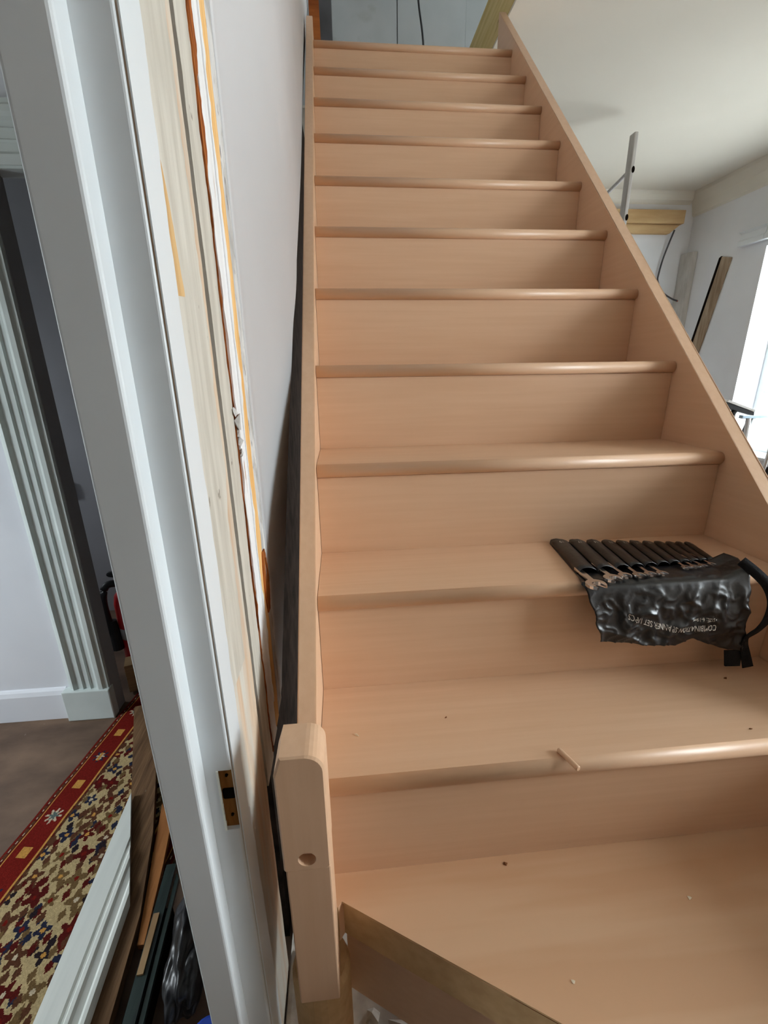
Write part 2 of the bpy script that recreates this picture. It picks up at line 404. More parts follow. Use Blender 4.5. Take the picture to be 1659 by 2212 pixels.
# boxed lintel over the far window
put('trim_3', P([(XR, 3.93-.0, 2.165), (XR-.05, 3.93, 2.165), (XR-.05, 3.93, 2.20), (XR-.035, 3.93, 2.215), (XR-.03, 3.93, 2.26), (XR-.06, 3.93, 2.275), (XR, 3.93, 2.29)], (0, .25, 0)), M_PAINT, kind='structure')
put('trim_4', P([(XR, 2.4, 2.165), (XR-.05, 2.4, 2.165), (XR-.05, 2.4, 2.20), (XR-.035, 2.4, 2.215), (XR-.03, 2.4, 2.26), (XR-.06, 2.4, 2.275), (XR, 2.4, 2.29)], (0, 1.525, 0)), M_PAINT, kind='structure')

# ------------------------------------------------------------------ upstairs, seen over the last tread
wu = structure('wall_upstairs')
put('wall_core', B(-.165, XR, 3.63, 3.75, CZ+.0135, 5.5), M_UPW, wu)
for a, b, zz in ((.095, .497, 2.56), (.503, .9345, 2.56), (.9345, 2.1, CZ+.32), (2.106, 3.6, CZ+.32)):
    put('plasterboard_panel', B(a, b, 3.615, 3.628, zz, 5.4, .002), M_UPW, wu)
put('grey_board', B(.018, .092, 3.40, 3.43, 2.55, 5.0, .002), M_GREYD, wu)
put('timber_post', P([(-.03, 3.15, 2.55), (.03, 3.15, 2.55), (.024, 3.15, 3.05), (-.005, 3.15, 5.0), (-.03, 3.15, 5.0)], (0, .06, 0), bev=.002), M_BROWN, wu)
jo = thing('trimmer_joist', 'yellow timber joist along the edge of the ceiling opening', 'joist', (.96, 2.3, CZ+.02))
put('timber', B(.938, .99, .9, 3.60, CZ+.022, CZ+.288, .002), M_TIMB, jo)
put('packing_strip', B(.95, .99, .9, 3.60, CZ+.0135, CZ+.0215), M_HOLE, jo)
solo('hanging_cable', T(spline([(.54, 3.45, 3.9), (.585, 3.45, 3.45), (.606, 3.45, 3.24), (.636, 3.45, 3.06), (.66, 3.45, 2.75), (.72, 3.4, 2.556)], 6), .006, 8), M_BLACK,
     'black cable hanging down the grey upstairs wall', 'cable', smooth=True)

# ------------------------------------------------------------------ staircase
st = thing('staircase', 'new unfinished beech staircase with closed risers between two strings', 'staircase', (.445, .6, FZ))
def tread(k, back):
    t, r = .028, .014; zt = k*RISE+.014; pts = []
    yf = k*G
    for i in range(11):
        a = -math.pi/2 - math.pi*i/10
        # soft half-round nosing
        pts.append((0, yf+r*1.0+math.cos(a)*r, zt-r+math.sin(a)*r))
    pts += [(0, back, zt), (0, back, zt-t)]
    return P(pts, (W, 0, 0))
for k in range(3, 14):
    b = (k+1)*G+.03 if k < 13 else 13*G+.085
    bm = tread(k, b); o = put('tread', bm, M_BX, st)
    for p in o.data.polygons: p.use_smooth = (p.normal.y < -.02 and abs(p.normal.x) < .1 and p.area < .012)
    put('riser', B(0, W, k*G+.011, k*G+.029, (k-1)*RISE+.0142, k*RISE-.0142), M_BX, st)
put('landing', B(0, W, 13*G+.086, 3.61, 2.521, 2.549), M_BX, st)
SL = RISE/G
def string_poly(x, y0, y1, h0, h1):
    return [(x, y0, y0*SL+h0), (x, y0, y0*SL+h1), (x, y1, y1*SL+h1), (x, y1, y1*SL+h0)]
put('string', P(string_poly(-.0290, .553, 2.655, -.36, .050), (.0282, 0, 0), bev=.0015), M_BP, st)
RS = [(2.79, 2.79*SL-.24), (2.79, 2.79*SL+.05), (.60, .60*SL+.05), (.50, .60), (-.34, .585), (-.34, FZ+.002), (.25, FZ+.002)]
put('string', P([(W+.0008, y, z) for y, z in RS], (.034, 0, 0), bev=.0015), M_BP, st)
# newel post: upper block with bevelled top, lower block slightly inset, a drilled hole
bm = bmesh.new()
NX0, NX1, NY0, NY1, NZT = -.0405, .0185, .500, .5515, .753
pts = []
pts += [(NX0, NY0, .573), (NX1-.003, NY0, .573), (NX1, NY0, .576), (NX1, NY0, NZT-.022)]
for i in range(1, 8):
    a = math.pi/2*i/7; pts.append((NX1-.022+.022*math.cos(a), NY0, NZT-.022+.022*math.sin(a)))
pts += [(NX0+.008, NY0, NZT), (NX0, NY0, NZT-.026)]
cx_, cz_ = (NX0+NX1)/2, (.573+NZT)/2
def sect(y, d): return [bm.verts.new((x+(d if x < cx_ else -d)*(abs(x-cx_) > .012), y, z-(d if z > .6 else 0))) for x, y0_, z in pts]
sa, sb, sc = sect(NY0, .0022), sect(NY0+.0022, 0), sect(NY1, 0)
n = len(pts); bm.faces.new(sa[::-1]); bm.faces.new(sc)
for u_, v_ in ((sa, sb), (sb, sc)):
    for i in range(n): bm.faces.new((u_[i], u_[(i+1) % n], v_[(i+1) % n], v_[i]))
nw = put('newel_post', bm, M_BZ, st)
hole = bmesh.new(); bmesh.ops.create_cone(hole, cap_ends=True, segments=28, radius1=.0112, radius2=.0112, depth=.036, matrix=Matrix.Translation((-.0105, .496, .5905)) @ Matrix.Rotation(R90, 4, 'X'))
cut(nw, [hole])
put('newel_foot', B(NX0+.002, NX1-.0005, NY0+.001, NY1, .300, .5728, .002), M_BZ, st)
# winder tread: kite board, front edge turned 31 degrees
E1 = Vector((.857167, -.515037, 0)); N1 = Vector((.515037, .857167, 0))
A = Vector((.027, .5645, 0))
Bp = A + E1*1.005
z1 = .404; TH = .076
pts = [(A.x, A.y, z1), (Bp.x, Bp.y, z1), (W, .612, z1), (.0, .612, z1), (.0, .555, z1), (.0195, .555, z1)]
pts = [(p[0], p[1], z1-TH) for p in pts]
bm = P(pts, (0, 0, TH))
es = [e for e in bm.edges if all(abs((v.co-A).dot(N1)) < 1e-3 for v in e.verts)]
bmesh.ops.bevel(bm, geom=[e for e in es if all(v.co.z > .4 for v in e.verts)], offset=.003, segments=2, affect='EDGES')
o = put('winder_tread', bm, [M_BW, M_BE], st)
for p in o.data.polygons:
    if p.normal.dot(-N1) > .8 or p.normal.dot(Vector((-1, .4, 0)).normalized()) > .9: p.material_index = 1
ra = A + N1*.022 + E1*-.012; rb = Bp + N1*.022
pts = [(ra.x, ra.y, .14), (rb.x, rb.y, .14), (rb.x+N1.x*.018, rb.y+N1.y*.018, .14), (ra.x+N1.x*.018, ra.y+N1.y*.018, .14)]
put('winder_riser', P(pts, (0, 0, .1878)), M_BX, st)

# dowel and crumbs lying on the steps
zt3 = 3*RISE+.014
d0, d1 = Vector((.3705, .6155, zt3+.0042)), Vector((.3835, .578, zt3+.0042))
dm = d1-d0
solo('wooden_dowel', T([d0, d0+dm*.04, d1-dm*.04, d1], [.0032, .0042, .0042, .0032], 14), M_BZ, 'short beech dowel peg lying near the front edge of the tread', 'dowel', smooth=False, loc=tuple(d0))
def chip(name, loc, s, mat, label, seed):
    rnd = random.Random(seed); bm = bmesh.new()
    pts = [bm.verts.new((loc[0]+rnd.uniform(-1, 1)*s, loc[1]+rnd.uniform(-1, 1)*s*.7, loc[2]+rnd.uniform(0, 1)*s*.7)) for _ in range(9)]
    for v in pts[:3]: v.co.z = loc[2]
    bmesh.ops.convex_hull(bm, input=pts)
    for v in [v for v in bm.verts if not v.link_faces]: bm.verts.remove(v)
    return solo(name, bm, mat, label, 'wood chip', loc=tuple(loc))
chip('wood_chip', (.058, .682, zt3), .0045, M_CHIPW, 'pale curled shaving on the tread behind the newel post', 1)
chip('wood_chip', (.767, .743, zt3), .004, M_CHIPB, 'dark crumb in shadow below the black tool roll', 2)
chip('wood_chip', (.706, .624, zt3), .003, M_CHIPB, 'dark crumb at the bright right end of the dowel tread', 3)
chip('wood_chip', (.212, .704, zt3), .0025, M_CHIPB, 'tiny brown crumb left of the dowel, towards the riser', 4)
chip('wood_chip', (.29, .588, .404), .0045, M_CHIPB, 'reddish brown crumb on the winder tread near its riser', 5)
chip('wood_chip', (.549, .513, .404), .004, M_CHIPW, 'pale crumb at the right of the winder tread', 6)
chip('wood_chip', (.328, .439, .404), .004, M_CHIPW, 'pale crumb on the winder tread near its front edge', 7)

# rubble and prop below the winder
rb_ = solo('rubble_bed', B(-.088, .5, .50, 1.2, FZ+.001, .088, .01), M_RUBBLE, 'rough mortar bed under the winder step', 'rubble', loc=(.2, .8, FZ))
bm = lathe(bmesh.new(), (-.012, .552, .0885), [(.043, 0), (.045, .01), (.045, .195), (.040, .2108)], 28)
solo('round_block', bm, M_BE, 'round wooden offcut propping the foot of the newel post', 'wood block', smooth=False, loc=(-.012, .552, .0885))
def chunk(c, s, seed):
    rnd = random.Random(seed); bm = bmesh.new()
    vs = [bm.verts.new((c[0]+rnd.gauss(0, 1)*s*.6, c[1]+rnd.gauss(0, 1)*s*.6, c[2]+abs(rnd.gauss(0, 1))*s*.5)) for _ in range(16)]
    for v in vs[:4]: v.co.z = c[2]
    bmesh.ops.convex_hull(bm, input=vs)
    for v in [v for v in bm.verts if not v.link_faces]: bm.verts.remove(v)
    return bm
for i in range(16):
    rnd = random.Random(40+i)
    c = (.055+rnd.uniform(0, .16), .50+rnd.uniform(.012, .07), .0885)
    solo('plaster_chunk', chunk(c, rnd.uniform(.010, .022), 90+i), M_RUBBLE, 'broken plaster lump in the heap under the winder step', 'rubble', 'plaster lumps under the winder step', loc=c)

# ------------------------------------------------------------------ stripped door frame beside the stair
d1_ = structure('door_1')
def jag(z, seed, amp, f=14):
    return amp*(noise.noise((seed*7.3, seed*1.7, z*f)) + .5*noise.noise((seed*3.1, 9.2, z*f*3.1)) + .3*noise.noise((seed*5.1, 2.2, z*f*9)))
def ragged(fa, fb, x, t, z0, z1, n=160, rough=0):
    bm = bmesh.new(); rows = []
    for i in range(n+1):
        z = z0+(z1-z0)*i/n; a, b = fa(z), fb(z)
        if b < a+.0004: b = a+.0004
        rows.append([bm.verts.new(p) for p in ((x, a, z), (x, b, z), (x-t, b, z), (x-t, a, z))])
    for i in range(n):
        for k in range(4): bm.faces.new((rows[i][k], rows[i][(k+1) % 4], rows[i+1][(k+1) % 4], rows[i+1][k]))
    bm.faces.new(rows[0][::-1]); bm.faces.new(rows[-1])
    return bm
ZD0, ZD1 = FZ, 1.98
# hall-side stop, rebate and lining
lin = put('lining', B(-.165, XW-.0015, .52, .654, ZD0, ZD1, .003, 3), M_PAINT, d1_)
cut(lin, [B(-.1092, -.0925, .50, .5255, .628, .7225)])
put('door_stop', B(-.1648, -.1232, .4965, .5235, ZD0, ZD1, .004, 3), M_PAINT, d1_)
put('lining_head', B(-.165, XW, -.35, .52, ZD1-.03, ZD1), M_PAINT, d1_)
put('lining_opposite', B(-.165, XW, -.36, -.33, ZD0, ZD1-.03), M_PAINT, d1_)
rec = put('strike_recess', B(-.1092, -.0925, .5251, .5275, .628, .7225), M_RECESS, d1_)
put('lock_slot', B(-.1075, -.0935, .5236, .5258, .674, .690, .002), M_HOLE, d1_)
for z in (.7105, .6475):
    bm = bmesh.new(); bmesh.ops.create_cone(bm, cap_ends=True, segments=14, radius1=.0021, radius2=.0016, depth=.003, matrix=Matrix.Translation((-.1, .5245, z)) @ Matrix.Rotation(R90, 4, 'X'))
    put('screw_hole', bm, M_HOLE, d1_)
bm = bmesh.new()
for i in range(26):
    z = .628+.0945*i/26; w = .0012+abs(jag(z, 3.3, .0018, 90))
    box(bm, -.1092-.0006, -.1092+w, .5188, .5205, z, z+.0945/26)
put('paint_flake', bm, M_SKIRT, d1_, label='torn paint edge of the lock recess')
# face turned to the stair: fresh paint, then what the removed architrave left behind
put('stripped_face', ragged(lambda z: .522, lambda z: .658+jag(z, 1, .0025), XW, .0015, ZD0, ZD1, 200), M_STRIP, d1_)
put('cream_paint_film', ragged(lambda z: .560+jag(z, 6, .004, 9), lambda z: .645+jag(z, 7, .014, 6)-max(0, (1.1-z))*.055, XW+.0004, .0006, .80, ZD1, 200), M_CREAM, d1_)
put('fresh_paint_film', ragged(lambda z: .5215, lambda z: .563+jag(z, 2, .0055, 7)-(.010 if .62 < z < .73 else 0), XW+.0012, .0013, ZD0, ZD1, 220), M_PAINT, d1_)
put('gap_lining', B(-.150, -.106, .655, .680, ZD0+.03, ZD1), M_GAP, d1_)
put('architrave_ground', ragged(lambda z: .6765+jag(z, 11, .0022, 20), lambda z: .728+jag(z, 12, .008, 7), XW-.001, .05, .515, ZD1, 200), M_CREAM, d1_)
put('torn_wood', ragged(lambda z: .722, lambda z: .748, XW-.007, .04, .525, ZD1, 60), M_BROWN, d1_)
put('torn_splinter', ragged(lambda z: .727+jag(z, 14, .008, 9), lambda z: .7290+max(-.004, jag(z, 15, .034, 5))+jag(z, 35, .004, 60), XW+.001, .006, .53, ZD1, 240), M_BROWN, d1_)
put('white_ground', ragged(lambda z: .7405+jag(z, 16, .011, 7), lambda z: .784+jag(z, 17, .004, 10), XW-.0005, .04, .53, ZD1, 200), M_WHITEOLD, d1_)
put('ochre_batten', ragged(lambda z: .779+jag(z, 18, .006, 8), lambda z: .811+jag(z, 19, .0045, 9), XW+.0006, .04, .54, ZD1, 200), M_OCHRE, d1_)
put('paint_skin', ragged(lambda z: .774+jag(z, 28, .003, 12), lambda z: .7815+max(-.006, jag(z, 29, .016, 7)), XW+.0014, .002, .60, ZD1, 240), M_WHITEOLD, d1_)
put('bare_patch', ragged(lambda z: .5605+jag(z, 41, .002, 20), lambda z: .5605+.020*min(1, max(0, (1.345-z)/.10))**.5*(1 if z > 1.238 else 0)+jag(z, 42, .0016, 30), XW+.0010, .0008, 1.234, 1.345, 60), M_PATCH, d1_)
gp = put('plaster_edge', ragged(lambda z: .805+jag(z, 20, .004, 12), lambda z: .847+jag(z, 21, .006, 16), XW+.0005, .04, .545, ZD1, 220), M_GREYPL, d1_)
# broken wood pocket low on the batten
bm = ragged(lambda z: .806-.010*math.sin(math.pi*min(1, max(0, (z-.765)/.115))), lambda z: .822+.016*math.sin(math.pi*min(1, max(0, (z-.765)/.115)))+jag(z, 22, .004, 40), XW+.003, .02, .765, .880, 40)
bw = put('broken_wood', bm, M_BROWN, d1_)
cut(bw, [P([(XW-.012, .812, .822), (XW-.012, .824, .815), (XW-.012, .832, .835), (XW-.012, .826, .862), (XW-.012, .817, .866), (XW-.012, .815, .842)], (.03, 0, 0))])
bm = bmesh.new()
for i, (y, z, r) in enumerate(((.735, 1.105, .010), (.741, 1.09, .008), (.729, 1.12, .007), (.741, 1.06, .007), (.738, 1.075, .008))):
    v = chunk((y, z, 0), r, 300+i)
    for q in v.verts: q.co = Vector((XW+q.co.z*.7-.001, q.co.x, q.co.y))
    tmp = bpy.data.meshes.new('t'); v.to_mesh(tmp); v.free(); bm.from_mesh(tmp); bpy.data.meshes.remove(tmp)
put('loose_plaster', bm, M_GREYPL, d1_)

# ------------------------------------------------------------------ hall behind the door frame
HY = 1.73
put('wall_hall', wall_with_holes('y', HY, HY+.05, -2.5, -.165, FZ, 2.5, [(-.955, -.30, FZ, 1.755)]), M_HALLW, kind='structure')
put('wall_hall_left', wall_with_holes('x', -2.6, -2.5, YB, YF, FZ, 2.5, [(.55, 1.05, .55, 1.85), (2.05, 2.35, .95, 1.45)]), M_HALLW, kind='structure')
bm = bmesh.new(); box(bm, -2.5, -.165, 2.62, 2.7, FZ, 2.5)
put('wall_dim_room', bm, M_DARKW, kind='structure')
put('baseboard_hall', P([(-2.5, HY, FZ+.001), (-2.5, HY-.018, FZ+.001), (-2.5, HY-.018, FZ+.118), (-2.5, HY-.012, FZ+.135), (-2.5, HY-.006, FZ+.142), (-2.5, HY, FZ+.145)], (1.378, 0, 0)), M_HALLW, kind='structure')
d2 = structure('door_2')
# fluted architrave: profile across x, proud towards -y
def flute_profile(x0, x1, yb):
    pts = [(x0, yb), (x0, yb-.018)]
    w = x1-x0
    segs = [(.06, .024), (.14, .030), (.20, .020), (.34, .020), (.37, .026), (.40, .020), (.52, .020), (.55, .026), (.58, .020), (.68, .020), (.72, .028), (.78, .034), (.88, .034), (.93, .026), (1.0, .026)]
    pts += [(x0+w*a, yb-d) for a, d in segs] + [(x1, yb)]
    return pts
put('architrave', P([(x, y, FZ+.142) for x, y in flute_profile(-1.098, -.944, HY)], (0, 0, 2.04)), M_DOORT, d2)
put('architrave_head', P([(-.98, y, 1.752+1.098+x+.0) for x, y in flute_profile(-1.098, -.944, HY)], (.72, 0, 0)), M_DOORT, d2)
put('plinth_block', B(-1.122, -.938, HY-.040, HY, FZ+.001, FZ+.143, .004), M_DOORT, d2)
put('jamb', B(-.962, -.942, HY-.012, HY+.06, FZ+.001, 1.756, .002), M_DARKW, d2)
put('jamb_head', B(-.942, -.30, HY-.012, HY+.06, 1.745, 1.765, .002), M_DOORT, d2)
sw = thing('light_switch', 'small dark switch on the dim wall beyond the hall door', 'switch', (-1.46, 2.6, .53))
put('back_box', B(-1.483, -1.437, 2.604, 2.62, .525, .612, .003), M_BLACK, sw)
put('rocker', B(-1.468, -1.446, 2.599, 2.606, .556, .582, .002), M_WHITEP, sw)

# patterned runner: every knot of the weave is a small quad with its own colour
def runner():
    q = .0032; LW, LL = .52, 1.55
    nx, ny = int(LW/q), int(LL/q)
    C_ = {k: np.array(s2l(v)) for k, v in dict(red=(108, 27, 21), dred=(80, 24, 21), cream=(176, 155, 114), dark=(40, 32, 36), ol=(104, 82, 52), gold=(190, 140, 70),
          teal=(86, 100, 96), pale=(188, 172, 146), brown=(84, 52, 36), navy=(38, 40, 58)).items()}
    img = np.zeros((ny, nx, 3)); X = (np.arange(nx)+.5)*q; Yy = (np.arange(ny)+.5)*q
    XX, YY = np.meshgrid(X, Yy)
    def fill(mask, c): img[mask] = C_[c]
    fill(np.ones_like(XX, bool), 'cream')
    fill(XX < .112, 'red')
    # field: rows of flower heads and leaves
    rs = random.Random(11)
    cols = ['dark', 'brown', 'dred', 'ol', 'navy', 'dred', 'brown', 'ol']
    p = .060
    for i in range(-1, int(LW/p)+2):
        for j in range(-1, int(LL/p)+2):
            cx, cy = i*p+(p/2 if j % 2 else 0)+rs.uniform(-.008, .008), j*p+rs.uniform(-.008, .008)
            c = rs.choice(cols); n = rs.choice((4, 4, 5)); r0_ = rs.uniform(.020, .030); ph = rs.uniform(0, 3)
            dx, dy = XX-cx, YY-cy; rr = np.hypot(dx, dy); th = np.arctan2(dy, dx)
            m = (rr < r0_*(.74+.26*np.cos(n*th+ph))) & (XX > .112); fill(m, c)
            fill((rr < .006) & (XX > .112), rs.choice(('gold', 'pale', 'red')))
            for k in range(5):
                a = rs.uniform(0, 6.3); ex, ey = cx+.038*math.cos(a), cy+.038*math.sin(a)
                m = (np.abs(XX-ex)+.6*np.abs(YY-ey) < .010) & (XX > .112); fill(m, rs.choice(cols))
    # outer guard, guard lines, border motifs
    fill(XX < .022, 'dred'); fill((XX > .005) & (XX < .017) & (((YY/.026) % 1) < .5), 'brown'); fill((XX < .005), 'red')
    fill((XX > .008) & (XX < .014) & (((YY/.026+.5) % 1) < .3), 'pale')
    fill((XX > .019) & (XX < .024), 'gold'); fill((XX > .097) & (XX < .101), 'gold'); fill((XX > .101) & (XX < .112), 'brown')
    fill((XX > .103) & (XX < .109) & (((YY/.03) % 1) < .45), 'dred')
    pitch = .115; k = 0
    for j in range(int(LL/pitch)+1):
        cy = .03+j*pitch; cx = .060; dx, dy = np.abs(XX-cx), np.abs(YY-cy)
        if j % 2 == 0:
            fill((dx < .014) & (dy < .016), 'gold')
        else:
            kind = (j//2) % 2
            th = np.arctan2(YY-cy, XX-cx); rr = np.hypot(dx, dy)
            fill(rr < .026*(.75+.3*np.cos(8*th)), 'navy' if kind else 'pale')
            fill(rr < .015*(.8+.3*np.cos(6*th)), 'pale' if kind else 'teal')
            fill((dx < .004) & (dy < .018) & (kind == 1), 'gold')
    # right-hand border mirrors the left one
    nb = int(.112/q); img[:, nx-nb:] = img[:, nb-1::-1][:, :nb]
    rg = np.random.RandomState(3)
    img *= (1+rg.normal(0, .10, (ny, nx, 1))); img = np.clip(img, 0, 1)
    vx, vy = np.meshgrid(np.arange(nx+1)*q, np.arange(ny+1)*q)
    ox = np.array([-.902, 1.865])
    d = np.array([.139, .990]); rgt = np.array([.990, -.139])
    wx = ox[0] + rgt[0]*vx - d[0]*vy; wy = ox[1] + rgt[1]*vx - d[1]*vy
    wz = np.full_like(wx, FZ+.008) + .0015*np.sin(wx*37)*np.sin(wy*29)
    verts = np.stack([wx, wy, wz], -1).reshape(-1, 3)
    idx = np.arange((nx+1)*(ny+1)).reshape(ny+1, nx+1)
    quads = np.stack([idx[1:, :-1], idx[1:, 1:], idx[:-1, 1:], idx[:-1, :-1]], -1).reshape(-1, 4)
    me = bpy.data.meshes.new('pile')
    me.from_pydata((verts-np.array([-.6, 1.2, FZ])).tolist(), [], quads.tolist())
    at = me.attributes.new('weave', 'FLOAT_COLOR', 'FACE')
    at.data.foreach_set('color', np.concatenate([img.reshape(-1, 3), np.ones((nx*ny, 1))], 1).astype(np.float32).ravel())
    m, nt, b = new_mat('woven_wool', .95, .05)
    a = nt.nodes.new('ShaderNodeAttribute'); a.attribute_name = 'weave'
    nt.links.new(a.outputs['Color'], b.inputs['Base Color'])
    tc = nt.nodes.new('ShaderNodeTexCoord'); nz = nt.nodes.new('ShaderNodeTexNoise'); nz.inputs['Scale'].default_value = 400
    bp = nt.nodes.new('ShaderNodeBump'); bp.inputs['Strength'].default_value = .5; bp.inputs['Distance'].default_value = .003
    nt.links.new(tc.outputs['Object'], nz.inputs['Vector']); nt.links.new(nz.outputs['Fac'], bp.inputs['Height']); nt.links.new(bp.outputs[0], b.inputs['Normal'])
    me.materials.append(m)
    t = thing('runner_rug', 'red and cream patterned wool runner on the brown hall floor', 'rug', (-.6, 1.2, FZ))
    o = bpy.data.objects.new('pile', me); COL.objects.link(o); o.parent = t
    c = [(-.902, 1.865), (-.902+.990*LW, 1.865-.139*LW)]; c += [(c[1][0]-.139*LL, c[1][1]-.990*LL), (c[0][0]-.139*LL, c[0][1]-.990*LL)]
    put('backing', P([(x, y, FZ+.0005) for x, y in c], (0, 0, .005)), M_OLDW, t)
runner()

# fire extinguisher and box in the dim room
fe = thing('fire_extinguisher', 'red fire extinguisher with black head standing beyond the hall door', 'extinguisher', (-.955, 2.02, FZ))
ec = (-.955, 2.02, FZ)
put('body', lathe(bmesh.new(), ec, [(.060, .001), (.066, .02), (.066, .37), (.058, .41), (.036, .435), (.022, .44)], 28), M_RED, fe, smooth=True)
put('label_band', lathe(bmesh.new(), ec, [(.0668, .20), (.0668, .255)], 28), M_LABEL, fe, smooth=True)
put('valve', lathe(bmesh.new(), ec, [(.022, .4405), (.026, .45), (.026, .475), (.018, .49)], 16), M_BLACK, fe)
put('handle', P([(ec[0]-.07, ec[1]-.015, FZ+.50), (ec[0]-.075, ec[1]-.015, FZ+.515), (ec[0]+.03, ec[1]-.015, FZ+.545), (ec[0]+.05, ec[1]-.015, FZ+.49), (ec[0]-.02, ec[1]-.015, FZ+.49)], (0, .03, 0), bev=.004), M_BLACK, fe)
put('hose', T(spline([(ec[0]-.01, ec[1]-.02, FZ+.47), (ec[0]-.06, ec[1]-.05, FZ+.475), (ec[0]-.083, ec[1]-.06, FZ+.40), (ec[0]-.078, ec[1]-.055, FZ+.25), (ec[0]-.07, ec[1]-.05, FZ+.19)], 6), .016, 12), M_BLACK, fe, smooth=True)
put('nozzle', T([(ec[0]-.07, ec[1]-.05, FZ+.30), (ec[0]-.066, ec[1]-.052, FZ+.155)], [.018, .026], 14), M_BLACK, fe)
bx_ = thing('cardboard_box', 'small tan cardboard box in front of the fire extinguisher', 'box', (-.90, 1.885, FZ))
def cbox(nm, x0, x1, y0, y1, z0, z1, m): put(nm, rotate(B(x0, x1, y0, y1, z0, z1, .001), .35, 'Z', (-.90, 1.885, 0)), m, bx_)
cbox('carton', -.955, -.845, 1.85, 1.92, FZ+.0105, FZ+.15, M_CARD); cbox('flap', -.955, -.845, 1.843, 1.849, FZ+.10, FZ+.152, M_CARD)

# long boards lying in the hall doorway
sk = thing('skirting_board', 'white moulded skirting board lying flat across the runner, far end mitred', 'skirting', (-.62, 1.0, FZ))
def along(p0, p1, w_l, prof, ext=0.0, mitre=0.0):
    """board with cross-section prof [(across, height)], top-left edge from p0 (near) to p1 (far); far end cut back by mitre on the right"""
    p0, p1 = Vector(p0), Vector(p1); d = (p1-p0).normalized(); r = Vector((d.y, -d.x, 0)).normalized()
    a = [p0-d*ext + r*u + Vector((0, 0, h)) for u, h in prof]; b = [p1 - d*mitre*(u/w_l) + r*u + Vector((0, 0, h)) for u, h in prof]
    bm = bmesh.new(); va = [bm.verts.new(p) for p in a]; vb = [bm.verts.new(p) for p in b]; n = len(prof)
    bm.faces.new(va[::-1]); bm.faces.new(vb)
    for i in range(n): bm.faces.new((va[i], va[(i+1) % n], vb[(i+1) % n], vb[i]))
    return bm
sp = [(0, -.016), (0, 0), (.052, 0), (.056, -.004), (.062, -.004), (.066, .002), (.074, .002), (.080, -.003), (.092, -.006), (.098, -.002), (.106, -.002), (.112, -.010), (.114, -.016)]
put('moulding', along((-.646, .725, -.130), (-.681, 1.267, -.130), .114, sp, .45, .335), M_SKIRT, sk)
ot = solo('old_timber', P([(x, y, -.181) for x, y in ((-.86, 1.70), (-.692, 1.285), (-.60, .95), (-.55, .40), (-.45, .40), (-.494, .72), (-.513, .92), (-.565, 1.135), (-.626, 1.316), (-.77, 1.72))], (0, 0, .031), bev=.004), M_OLDW,
          'long weathered brown timber lying beside the white skirting', 'timber', loc=(-.65, 1.1, -.18))
solo('orange_board', P([(x, y, -.178) for x, y in ((-.580, 1.245), (-.524, 1.165), (-.505, 1.05), (-.480, .86), (-.497, .86), (-.540, 1.06))], (0, 0, .018), bev=.001), M_ORNG,
     'orange brown board end lying between the weathered timber and the door frame', 'board', loc=(-.52, 1.05, -.178))
gb = thing('green_board', 'narrow dark green strip lying among the dark offcuts', 'board', (-.43, .9, FZ))
put('strip', along((-.452, .66, -.125), (-.480, 1.02, -.125), .03, [(0, -.012), (0, 0), (.026, 0), (.026, -.012)], .15, 0), M_DKGRN, gb)
put('edge_strip', along((-.420, .66, -.130), (-.447, 1.00, -.130), .012, [(0, -.012), (0, 0), (.010, 0), (.010, -.012)], .15, .02), M_DKGRN, gb)
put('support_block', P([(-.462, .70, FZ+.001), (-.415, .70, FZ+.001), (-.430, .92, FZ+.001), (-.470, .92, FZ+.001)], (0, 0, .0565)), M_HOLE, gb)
solo('tan_offcut', along((-.458, .78, -.1195), (-.467, .90, -.1195), .02, [(0, -.005), (0, 0), (.014, 0), (.014, -.005)]), M_CARD, 'thin tan wood sliver on the dark green strip', 'offcut', loc=(-.46, .84, -.12))
# black sack form, sized to cover the floor and stand in for deep shade
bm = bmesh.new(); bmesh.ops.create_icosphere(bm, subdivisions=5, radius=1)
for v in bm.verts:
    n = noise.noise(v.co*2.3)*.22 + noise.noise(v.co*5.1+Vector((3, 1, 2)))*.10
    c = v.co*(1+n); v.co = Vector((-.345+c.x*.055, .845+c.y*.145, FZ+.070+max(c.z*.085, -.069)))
solo('shade_sack', bm, M_BLKPL, 'black crumpled sack shape added to stand in for shade behind the foot of the door frame', 'sack', smooth=True, loc=(-.345, .86, FZ))
bb = thing('blue_tub', 'blue and white plastic tub beside the foot of the door frame', 'tub', (-.26, .66, FZ))
put('tub', lathe(bmesh.new(), (-.262, .645, FZ), [(.030, .001), (.036, .09)], 24), M_PALEP, bb, smooth=False)
put('lid', lathe(bmesh.new(), (-.262, .645, FZ), [(.038, .0905), (.038, .106), (.034, .108)], 24), M_BLUE, bb)
solo('grey_green_rag', along((-.405, .59, FZ+.02), (-.375, .665, FZ+.02), .03, [(0, -.019), (0, -.002), (.01, 0), (.02, -.004), (.03, 0), (.03, -.019)]), M_DOORT, 'grey green rag on the dark floor below the offcuts', 'rag', loc=(-.36, .74, FZ))

